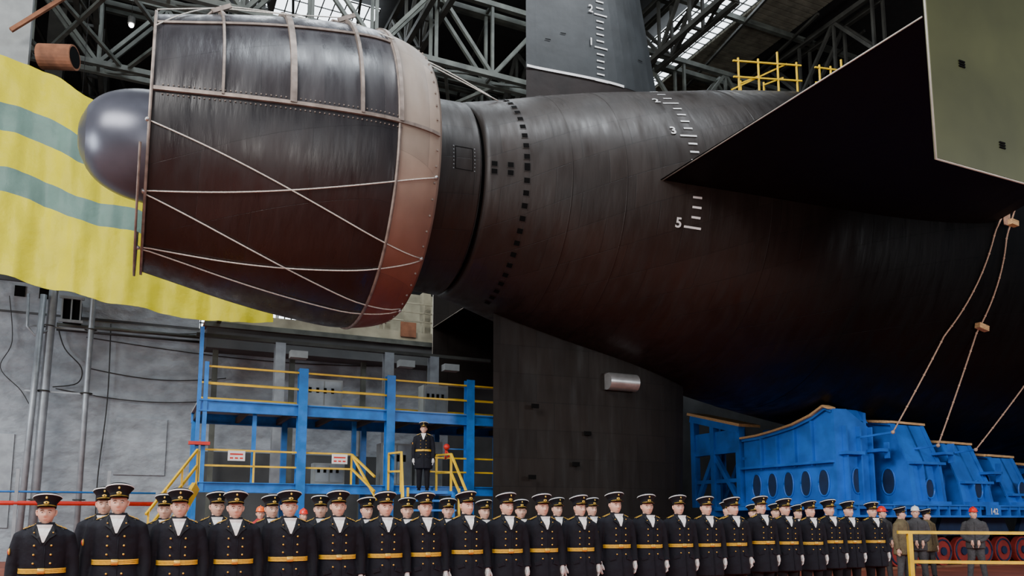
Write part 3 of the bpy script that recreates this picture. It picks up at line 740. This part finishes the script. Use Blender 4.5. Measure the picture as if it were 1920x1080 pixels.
for s in (-5.55, -2.9):
    b = MB(); b.box((s, 1.33, 2.98), (s+.42, 1.35, 3.24), 'white_paint')
    for k in range(3): b.box((s+.05+k*.12, 1.325, 3.03), (s+.13+k*.12, 1.332, 3.07), 'red_paint')
    b.box((s+.05, 1.325, 3.13), (s+.37, 1.332, 3.17), 'red_paint'); b.obj('safety_sign', SUB)
b = MB()
b.box((-1.3, -.2, 2.16), (-.0, 1.3, 2.24), S); b.beam((-1.3, -.2, 0), (-1.3, -.2, 2.2), .08, .08, S); b.beam((0, -.2, 0), (0, -.2, 2.2), .08, .08, S)
for s in (-1.35, .05):
    for (p, q) in (((s, 1.25, 3.3), (s, .1, 3.25)), ((s, .1, 3.25), (s+.2*(1 if s > -1 else -1), -.75, 2.0)), ((s, 1.25, 2.8), (s, .1, 2.75)), ((s, 1.25, 2.2), (s, 1.25, 3.3)), ((s, .1, 2.2), (s, .1, 3.25)), ((s, .1, 2.75), (s+.15*(1 if s > -1 else -1), -.5, 1.9)), ((s, -.5, 1.2), (s, -.5, 2.3))):
        b.beam(p, q, .05, .05, Y)
for k in range(8): b.box((-1.2, -.45-.25*k, 1.95-.25*k), (-.1, -.2-.25*k, 2.0-.25*k), S)
b.obj('platform_stairs', SUB)
for (s, l, z, w, d, h) in ((-3.3, 3.3, 4.55, 1.1, .5, 1.05), (.3, 3.2, 4.55, .8, .5, 1.1), (-.9, 3.6, 2.42, 1.0, .5, 1.4), (.2, 3.6, 2.42, .9, .5, 1.5), (-3.0, 3.2, 2.42, .9, .4, .7)):
    b = MB(); b.box((s, l, z+.08), (s+w, l+d, z+h), 'cabinet_grey'); b.box((s+.05, l-.02, z+.15), (s+w/2-.02, l, z+h-.06), 'pipe_grey'); b.box((s+w/2+.02, l-.02, z+.15), (s+w-.05, l, z+h-.06), 'pipe_grey')
    for k in range(4): b.box((s+.1+k*w/5, l-.04, z+h*.6), (s+.18+k*w/5, l-.02, z+h*.75), 'black_void')
    for x in (s+.05, s+w-.12): b.box((x, l+.1, z), (x+.07, l+d-.1, z+.08), 'truss_dark')
    b.obj('electrical_cabinet', SUB)
b = MB()
for s in (-3.2, .8, 2.6): b.ibeam((s, 8.8, 0), (s, 8.8, 7.75), .35, .35, 'pipe_grey'); b.box((s+.3, 8.3, 7.2), (s+.9, 8.7, 7.45), 'cabinet_grey')
b.beam((-6, 8.8, 7.8), (5, 8.8, 7.8), .2, .12, 'truss_dark')
b.obj('pipe_rack', SUB)
b = MB(); b.sphere((.35, 1.25, 3.55), .09, 'red_paint', 8); b.tube([(.35, 1.3, 3.5), (.33, 1.3, 3.2), (.45, 1.3, 3.3), (.36, 1.3, 3.45)], .03, 'red_paint', 6); b.beam((.35, 1.3, 3.5), (1.0, 1.3, 3.5), .03, .03, 'scaffold_blue'); b.obj('fire_hose_valve', SUB)
b = MB(); b.tube([(-14, .5, 1.85), (-7.2, .5, 1.85)], .05, 'red_paint', 10); b.tube([(-14, .5, 2.1), (-7.2, .5, 2.1)], .022, 'scaffold_blue', 8)
for s in (-13.2, -11.6, -10, -8.2): b.beam((s, .5, 0), (s, .5, 2.6), .07, .07, 'pipe_grey')
b.beam((-13.3, .5, 2.6), (-11.5, .5, 2.6), .08, .08, 'pipe_grey'); b.obj('barrier_rail', SUB)
b = MB()
b.beam((8.25, 17.3, 1.22), (15, 17.3, 1.17), .065, .065, Y); b.beam((8.5, 17.3, .60), (15, 17.3, .54), .065, .065, Y)
for x in (8.5, 11.6, 14.7): b.beam((x, 17.3, 0), (x, 17.3, 1.2), .09, .09, Y)
b.obj('safety_railing')
b = MB()
b.add([(-6, 6.2, .012), (-4.5, 4.2, .012), (22, 22.6, .012), (20, 25.5, .012)], [(0,1,2,3)], 'carpet_red'); b.obj('red_carpet')

# ------------------------------------------------------------------ people
RINGS = [(.60,.245,.180),(.75,.240,.176),(.95,.215,.160),(1.04,.195,.146),(1.08,.189,.142),(1.12,.194,.146),(1.25,.204,.153),(1.36,.206,.151),(1.43,.198,.140),(1.48,.165,.120),(1.515,.112,.098),(1.55,.085,.085)]
def ringat(z):
    for i in range(len(RINGS)-1):
        a, c = RINGS[i], RINGS[i+1]
        if a[0] <= z <= c[0]:
            t = (z-a[0])/(c[0]-a[0]); return a[1]+(c[1]-a[1])*t, a[2]+(c[2]-a[2])*t
    return RINGS[-1][1:]
def fy(x, z, off=.012):
    w, d = ringat(z); q = max(0, 1-(abs(x)/w)**2.4); return -d*q**(1/2.4)-off

def hand(b, side, wrist, mt, curl=.6):
    t = MB(); s = side; w = Vector(wrist)
    t.tube([w+Vector((0,0,.03)), w, w-Vector((0,.0,.045)), w-Vector((0,.004,.09))], [.026,.028,.036,.030], mt, 10, sc2=(1,1))
    for k, (dy, ln) in enumerate(((-.030, .066), (-.010, .076), (.010, .070), (.028, .056))):
        a = w+Vector((0, dy, -.075)); p = a+Vector((-s*.004, 0, -ln*.5)); q = p+Vector((-s*.012*curl, 0, -ln*.38)); r = q+Vector((-s*.022*curl, 0, -ln*.26))
        t.tube([a+Vector((0,0,.03)), a, p, q, r], [.011,.0115,.0105,.0095,.007], mt, 8)
    a = w+Vector((-s*.005, -.026, -.02))
    t.tube([a, a+Vector((-s*.010, -.022, -.028)), a+Vector((-s*.018, -.028, -.055)), a+Vector((-s*.022, -.022, -.078))], [.014,.013,.012,.009], mt, 8)
    me = remesh(t, .0055, 1); b.frommesh(me, lambda c, n: mt)

def head(b, hx=0.0, helmet=None, hair='hair'):
    cz = 1.655; n = 44; m = 36; vs = []
    G = lambda x, z, x0, z0, sx, sz: math.exp(-((x-x0)/sx)**2-((z-z0)/sz)**2)
    for i in range(m+1):
        p = pi*i/m
        for j in range(n):
            a = 2*pi*j/n
            x = .077*math.sin(p)*math.sin(a); y = -.097*math.sin(p)*math.cos(a); z = .125*math.cos(p)
            if z < 0:
                k = (-z/.125); x *= 1-.26*k**1.4; z *= 1.06
                if y < 0: y = y*(1+.10*k)-.010*k
                else: y = y*(1-.45*k)
            if y < 0:
                f = 0
                f += .024*G(x, z, 0, -.024, .012, .018)+.013*G(x, z, 0, .002, .009, .026)
                f += .007*G(x, z, .013, -.032, .008, .008)+.007*G(x, z, -.013, -.032, .008, .008)
                f -= .008*G(x, z, .031, .004, .015, .011)+.008*G(x, z, -.031, .004, .015, .011)
                f += .005*G(x, z, .03, .024, .022, .008)+.005*G(x, z, -.03, .024, .022, .008)
                f += .004*G(x, z, 0, -.064, .022, .006)+.004*G(x, z, 0, -.077, .019, .006)-.002*G(x, z, 0, -.070, .022, .003)
                f += .009*G(x, z, 0, -.108, .022, .016); f += .003*G(x, z, .045, -.03, .02, .02)+.003*G(x, z, -.045, -.03, .02, .02)
                y -= f
            vs.append((x, y, cz+z))
    fs = []; ms = []
    for i in range(m):
        for j in range(n):
            q = (i*n+j, (i+1)*n+j, (i+1)*n+(j+1) % n, i*n+(j+1) % n)
            c = [sum(vs[k][d] for k in q)/4 for d in range(3)]
            z = c[2]-cz; mt = 'skin'
            if z > .055 or (c[1] > .02 and z > -.03) or (c[1] > -.015 and abs(c[0]) > .05 and z > .025): mt = hair
            if c[1] < -.08 and abs(c[0]) < .020 and -.080 < z < -.062: mt = 'lips'
            fs.append(q); ms.append(mt)
    o = len(b.v); b.add(vs, fs, ms, True)
    for sg in (-1, 1):
        b.sphere((sg*.031, -.0805, cz+.004), .0115, 'eye_white', 8, (1.1, 1, .7)); b.sphere((sg*.031, -.0888, cz+.004), .0055, 'eye_iris', 6)
        b.tube([(sg*.016, -.094, cz+.022), (sg*.032, -.093, cz+.026), (sg*.047, -.082, cz+.020)], .0035, hair, 6)
        b.tube([(sg*.074, .0, cz+.025), (sg*.084, .010, cz+.022), (sg*.086, .012, cz+0), (sg*.078, .004, cz-.026), (sg*.072, -.002, cz-.03)], [.006,.009,.009,.008,.005], 'skin', 8)
    b.tube([(0, .02, 1.44), (0, .012, 1.52), (0, .005, 1.60)], [.062,.056,.056], 'skin', 16)
    if helmet is None:
        rr = [(.081,.101,1.700),(.084,.104,1.706),(.085,.105,1.746),(.087,.107,1.750),(.112,.124,1.786),(.127,.140,1.802),(.1295,.1435,1.807),(.127,.140,1.812),(.106,.118,1.828),(.066,.078,1.838),(.01,.01,1.842)]
        o2 = len(b.v)
        b.loft([(0, .004, r[2], r[0], r[1]) for r in rr], ['cap_black','cap_black','cap_black','cap_black','cap_black','white_paint','white_paint','cap_black','cap_black','cap_black'], 32)
        V = []; F = []; K = 14
        for i in range(K+1):
            a = math.radians(-72+144*i/K)
            ex = .058*math.cos(a*1.15)**.8 if abs(a*1.15) < pi/2 else 0
            for (e, dz) in ((0, 0), (.5, -.006), (1, -.020)):
                V.append(((.084+ex*e*.6)*math.sin(a), .004-(.104+ex*e)*math.cos(a), 1.709+dz*(ex/.062)))
        for i in range(K):
            for j in range(2): F.append((i*3+j, i*3+j+1, i*3+j+4, i*3+j+3))
        b.add(V, F, 'visor_black', True); b.add([(x, y, z-.003) for x, y, z in V], F, 'visor_black', True)
        b.tube([(.087*math.sin(math.radians(a)), .004-.108*math.cos(math.radians(a)), 1.714) for a in range(-66, 67, 11)], .0028, 'gold', 5)
        b.sphere((0, -.108, 1.734), .0175, 'gold', 8, (1.4, .4, .95)); b.sphere((0, -.114, 1.734), .007, 'cap_black', 6)
        b.sphere((0, -.130, 1.778), .010, 'gold', 6, (1, .5, 1.1))
        ca = math.radians(-11)
        for i in range(o2, len(b.v)):
            x, y, z = b.v[i]; z0 = z-1.715
            if z > 1.76: z0 += .012*max(0, -y/.14)*(z-1.76)/.05   # raised front of the crown
            b.v[i] = (x, y*math.cos(ca)-z0*math.sin(ca), 1.715+y*math.sin(ca)+z0*math.cos(ca))
    else:
        T = [(0, .0, 1.71, .1, .118), (0, 0, 1.722, .1, .118), (0, .0, 1.73, .092, .11), (0, 0, 1.77, .088, .106), (0, 0, 1.805, .07, .085), (0, 0, 1.825, .04, .05), (0, 0, 1.83, .005, .005)]
        b.loft(T, helmet, 28)
        b.loft([(0, -.115, 1.712, .06, .04), (0, -.11, 1.722, .065, .04)], helmet, 16)
        b.tube([(0, -.1, 1.77), (0, -.06, 1.825), (0, .0, 1.842), (0, .06, 1.825), (0, .1, 1.77)], .01, helmet, 6)
        b.tube([(.083, 0, 1.72), (.06, -.03, 1.56), (0, -.06, 1.525), (-.06, -.03, 1.56), (-.083, 0, 1.72)], .004, 'cable_black', 5)
    if hx:
        for i in range(o, len(b.v)):
            x, y, z = b.v[i]
            b.v[i] = (x*math.cos(hx)-y*math.sin(hx), x*math.sin(hx)+y*math.cos(hx), z)

def person(name, turn=0.0, officer=True, coat='coat_navy', hem=.60, trouser='trouser_black', helmet=None, stance=0, arm=0, glove='glove_white'):
    t = MB()
    rg = [r for r in RINGS if r[0] >= hem-.01]
    if rg[0][0] > hem+.02: w, d = ringat(hem); rg = [(hem, w*.93, d*.93)]+rg
    t.loft([(0, 0, z, w, d) for z, w, d in rg], 'coat_navy', 28, power=2.3)
    for s in (-1, 1):
        if arm == 0:
            A = [(s*.145, .005, 1.450), (s*.198, .008, 1.415), (s*.232, .012, 1.28), (s*.256, .012, 1.13), (s*.262, -.012, 1.0), (s*.258, -.045, .865)]
        elif arm == 1:
            A = [(s*.145, .005, 1.450), (s*.198, .008, 1.415), (s*.245, .02, 1.28), (s*.265, .02, 1.14), (s*.19, -.12, 1.04), (s*.09, -.2, 1.0)]
        else:
            A = [(s*.145, .005, 1.450), (s*.198, .008, 1.415), (s*.25, .03, 1.28), (s*.265, .06, 1.14), (s*.2, .14, 1.02), (s*.11, .2, .95)]
        t.tube(A, [.058, .074, .068, .060, .054, .049], 'coat_navy', 14)
        t.tube([(s*.09, 0, .85), (s*.1, 0, .62), (s*.102+s*stance*.02, -.008, .48), (s*.105+s*stance*.04, .0, .28), (s*.108+s*stance*.06, .01, .09)], [.10, .092, .076, .068, .062], 'coat_navy', 14)
    me = remesh(t, .0135, 4)
    b = MB()
    def fn(c, n):
        if c.z < hem-.004: return trouser
        return coat
    b.frommesh(me, fn)
    for s in (-1, 1):
        x = s*(.108+stance*.06)
        b.loft([(x, -.05, 0, .048, .135), (x, -.05, .03, .05, .137), (x, -.035, .06, .045, .115), (x, .01, .095, .045, .06), (x, .012, .13, .045, .05)], 'shoe_black', 16)
        wr = {0: (s*.258, -.05, .85), 1: (s*.07, -.215, .99), 2: (s*.08, .215, .93)}[arm]
        hand(b, s, wr, glove)
        if arm == 0: b.tube([(s*.258, -.038, .885), (s*.258, -.047, .862)], [.053, .053], coat, 14)
    b.loft([(0, .012, 1.495, .098, .092), (0, .012, 1.53, .088, .082), (0, .016, 1.56, .078, .074), (0, .018, 1.557, .070, .066), (0, .015, 1.52, .07, .066)], coat, 24, cap=False)
    if officer:
        for k in range(5):
            z0 = 1.36+k*.035; z1 = z0+.035; w0 = .008+k*.012; w1 = w0+.012
            for s in (-1, 1):
                P = [(0, z0), (s*w0, z0), (s*w1, z1), (0, z1)]
                b.add([(x, fy(x, min(z, 1.49), .018) if z < 1.49 else -.107-(.012 if x == 0 else 0), z) for x, z in P], [(0,1,2,3)], 'scarf_white')
        b.loft([(0, .0, 1.495, .072, .090), (0, -.002, 1.525, .068, .085), (0, .004, 1.548, .062, .072)], 'scarf_white', 20, cap=False)
        for s in (-1, 1):
            L1 = [(s*.010, 1.335), (s*.055, 1.40), (s*.106, 1.440), (s*.090, 1.470), (s*.102, 1.495), (s*.075, 1.530), (s*.056, 1.49), (s*.030, 1.42)]
            pts = [(x, fy(x, min(z, 1.49), .026) if z < 1.49 else -.108, z) for x, z in L1]
            b.add(pts, [tuple(range(8))], 'cap_black'); b.add([(x, y+.012, z) for x, y, z in pts], [tuple(range(8))], 'cap_black')
            for i in range(8):
                a, c = pts[i], pts[(i+1) % 8]; b.add([a, c, (c[0], c[1]+.014, c[2]), (a[0], a[1]+.014, a[2])], [(0,1,2,3)], 'cap_black')
            for z in (1.33, 1.24, 1.155): b.sphere((s*.072, fy(s*.072, z, .012), z), .010, 'gold', 6)
            b.sphere((s*.065, fy(s*.065, .97, .012), .97), .010, 'gold', 6)
            b.beam((s*.09, fy(s*.09, .92, .012), .925), (s*.165, fy(s*.165, .90, .012), .90), .012, .05, coat)
            b.beam((s*.090, 0, 1.528), (s*.186, .003, 1.486), .056, .014, 'cap_black')
            for k in (-1, 1): b.beam((s*.092, k*.026, 1.535), (s*.185, .003+k*.026, 1.494), .005, .006, 'gold')
            b.beam((s*.092, 0, 1.5355), (s*.182, .003, 1.4965), .005, .006, 'gold')
            for k in range(2): b.sphere((s*(.135+.03*k), -.012, 1.521-.013*k), .006, 'gold', 5)
            b.sphere((s*.083, 0, 1.540), .008, 'gold', 6)
            b.sphere((s*.080, fy(s*.08, 1.455, .034), 1.458), .007, 'gold', 6)
        b.tube([(.02, fy(.02, z, .006), z) for z in [1.32-.1*i for i in range(8)]], .004, coat, 5)
        n = 40; w, d = ringat(1.08); V = []
        for z, o in ((1.056, .008), (1.056, .016), (1.104, .016), (1.104, .008)):
            for j in range(n):
                a = 2*pi*j/n; c = math.cos(a); s = math.sin(a); e = 2/2.3
                V.append(((w+o)*math.copysign(abs(c)**e, c), (d+o)*math.copysign(abs(s)**e, s), z))
        F = []
        for i in range(3):
            for j in range(n): F.append((i*n+j, i*n+(j+1) % n, (i+1)*n+(j+1) % n, (i+1)*n+j))
        b.add(V, F, 'belt_gold')
        for z in (1.073, 1.088):
            b.tube([((w+.017)*math.copysign(abs(math.cos(2*pi*j/n))**.87, math.cos(2*pi*j/n)), (d+.017)*math.copysign(abs(math.sin(2*pi*j/n))**.87, math.sin(2*pi*j/n)), z) for j in range(n+1)], .0015, 'cap_black', 4)
        b.loft([(0, -d-.022, 1.052, .03, .006), (0, -d-.024, 1.08, .033, .008), (0, -d-.022, 1.108, .03, .006)], 'gold', 16)
        b.sphere((-.284, -.03, 1.27), .030, 'gold', 8, (.35, .9, 1.15)); b.sphere((-.292, -.032, 1.27), .022, 'red_paint', 8, (.35, .9, 1.15))
    else:
        b.tube([(0, fy(0, z, .004), z) for z in (1.46, 1.3, 1.1, max(hem+.02, .9))], .006, 'cable_black', 5)
        b.tube([(.068*math.cos(a), -.08*math.sin(a), 1.535) for a in [pi*k/8 for k in range(9)]], .014, coat, 6)
    head(b, turn, helmet=helmet)
    return b.mesh(name, fix=True)

OFF = [person('naval_officer_mesh', 0), person('naval_officer_mesh', .18), person('naval_officer_mesh', -.12)]
def place(me, name, x, y, z=0, rot=0, h=1.85, wide=1.0):
    o = bpy.data.objects.new(name, me); sc.collection.objects.link(o)
    k = h/1.86; o.location = (x, y, z); o.rotation_euler = (0, 0, rot); o.scale = (k*wide, k*wide, k); return o

front = [(85,1.74),(220,1.85),(335,1.81),(440,1.80),(541,1.82),(633,1.83),(722,1.83),(797,1.83),(875,1.86),(950,1.855),(1017,1.85),(1087,1.845),(1154,1.90),(1214,1.88),(1273,1.88),(1325,1.87),(1375,1.87),(1428,1.90),(1473,1.87),(1520,1.84),(1556,1.87),(1592,1.85),(1637,1.84)]
def along(u, back=0.0):
    r = (u-960)/1500*.99
    x0, y0 = -3.95-.62*back, 8+.86*back; t = (r*y0-x0)/(11.08-7.8*r)
    return x0+11.08*t, y0+7.8*t
rr = random.Random(7)
for i, (u, h) in enumerate(front):
    x, y = along(u); a = math.radians(27-16*i/22+rr.uniform(-3, 3))
    place(OFF[rr.choice((0, 0, 1, 2))], 'naval_officer', x, y, 0, a, h, rr.uniform(1.0, 1.09))
for u in (193, 308, 405, 508, 600, 687, 763, 840, 908, 977, 1045, 1110, 1365, 1413, 1455, 1497):
    x, y = along(u, 1.25); a = math.radians(24-14*(u-200)/1400+rr.uniform(-4, 4))
    place(OFF[rr.choice((0, 1, 2))], 'naval_officer', x, y, 0, a, rr.uniform(1.79, 1.86))
p = sub(-.62, .45, 2.24)
place(OFF[0], 'naval_officer', p.x, p.y, 2.24, math.radians(4), 1.9)

w1 = person('worker_khaki', .5, False, 'jacket_khaki', .72, 'jacket_grey', None, 1, 0, 'skin')
w2 = person('worker_white_helmet', -.3, False, 'jacket_grey', .78, 'jacket_grey', 'helmet_white', 1, 1, 'skin')
w3 = person('worker_red_helmet', .4, False, 'jacket_grey', .82, 'jacket_grey', 'helmet_red', 1, 1, 'skin')
w4 = person('worker_red', .1, False, 'jacket_red', .78, 'trouser_black', 'helmet_orange', 0, 0, 'skin')
for me, u, y, h, a in ((w2, 1718, 19.0, 1.84, -.2), (w3, 1827, 19.6, 1.82, -.5)):
    place(me, 'shipyard_worker', (u-960)/1500*.99*y, y, 0, a, h)
place(w1, 'shipyard_worker', (1690-960)/1500*.99*18.4, 18.4, 0, .6, 1.80)
for u, y, h, me in ((487, 17, 1.8, w4), (568, 17.5, 1.75, w3), (1655, 19.6, 1.83, w3), (1738, 20.6, 1.78, w1)):
    place(me, 'shipyard_worker', (u-960)/1500*.99*y, y, 0, .3, h)

# ------------------------------------------------------------------ lights
w = bpy.data.worlds.new('World'); sc.world = w; w.use_nodes = True
w.node_tree.nodes['Background'].inputs[0].default_value = (0.75, 0.85, 1.0, 1); w.node_tree.nodes['Background'].inputs[1].default_value = 0.24
def area(name, loc, target, sx, sy, e, col=(1,1,1)):
    l = bpy.data.lights.new(name, 'AREA'); l.shape = 'RECTANGLE'; l.size = sx; l.size_y = sy; l.energy = e; l.color = col
    o = bpy.data.objects.new(name, l); sc.collection.objects.link(o); o.location = loc
    d = Vector(target)-Vector(loc); o.rotation_euler = d.to_track_quat('-Z', 'Y').to_euler(); return o
area('hall_daylight_key', (-16, -4, 21), (-3, 20, 8), 16, 9, 9500, (1, .98, .95))
area('hall_daylight_front', (6, -14, 12), (4, 14, 3), 20, 8, 1200, (.95, .98, 1))
area('fill_light_parade', (-1, -2, 6.5), (2, 11, 1.4), 9, 2.5, 700, (1, .96, .9))  # added fill, not a lamp of the hall: brightens the officers' faces
area('fill_light_cradle', (20, 6, 7), (14, 26, 3), 6, 3, 1600, (.95, .98, 1))  # added light from the right front, lifts the dark cradle sides
area('fill_light_wall', (-26, 10, 8), (-14, 28, 5), 8, 6, 2400, (.9, .96, 1))  # unseen light added at the left to brighten the back wall
area('hall_skylight_back', (-6, 27, 24.5), (-6, 32, 5), 22, 6, 2500, (.85, .93, 1))
area('sheen_light_high', tuple(sub(-5, -7, 23)), tuple(sub(-5, -2.5, 11.5)), 7, 2.5, 1100, (.85, .93, 1))  # added overhead light, gives the upper shroud its soft highlight
area('sheen_light_high', tuple(sub(5, -7, 24)), tuple(sub(5.5, -2.0, 13)), 9, 2.5, 1300, (.9, .95, 1))  # second added light, puts a sheen on the upper hull

# ------------------------------------------------------------------ camera
cam = bpy.data.cameras.new('camera'); co = bpy.data.objects.new('camera', cam); sc.collection.objects.link(co)
cam.sensor_width = 36; cam.lens = 36*1500/1920; cam.shift_y = 0.1237; cam.clip_end = 400
co.location = (0, 0, 1.48); co.rotation_euler = (math.radians(97.5), 0, 0)
sc.camera = co
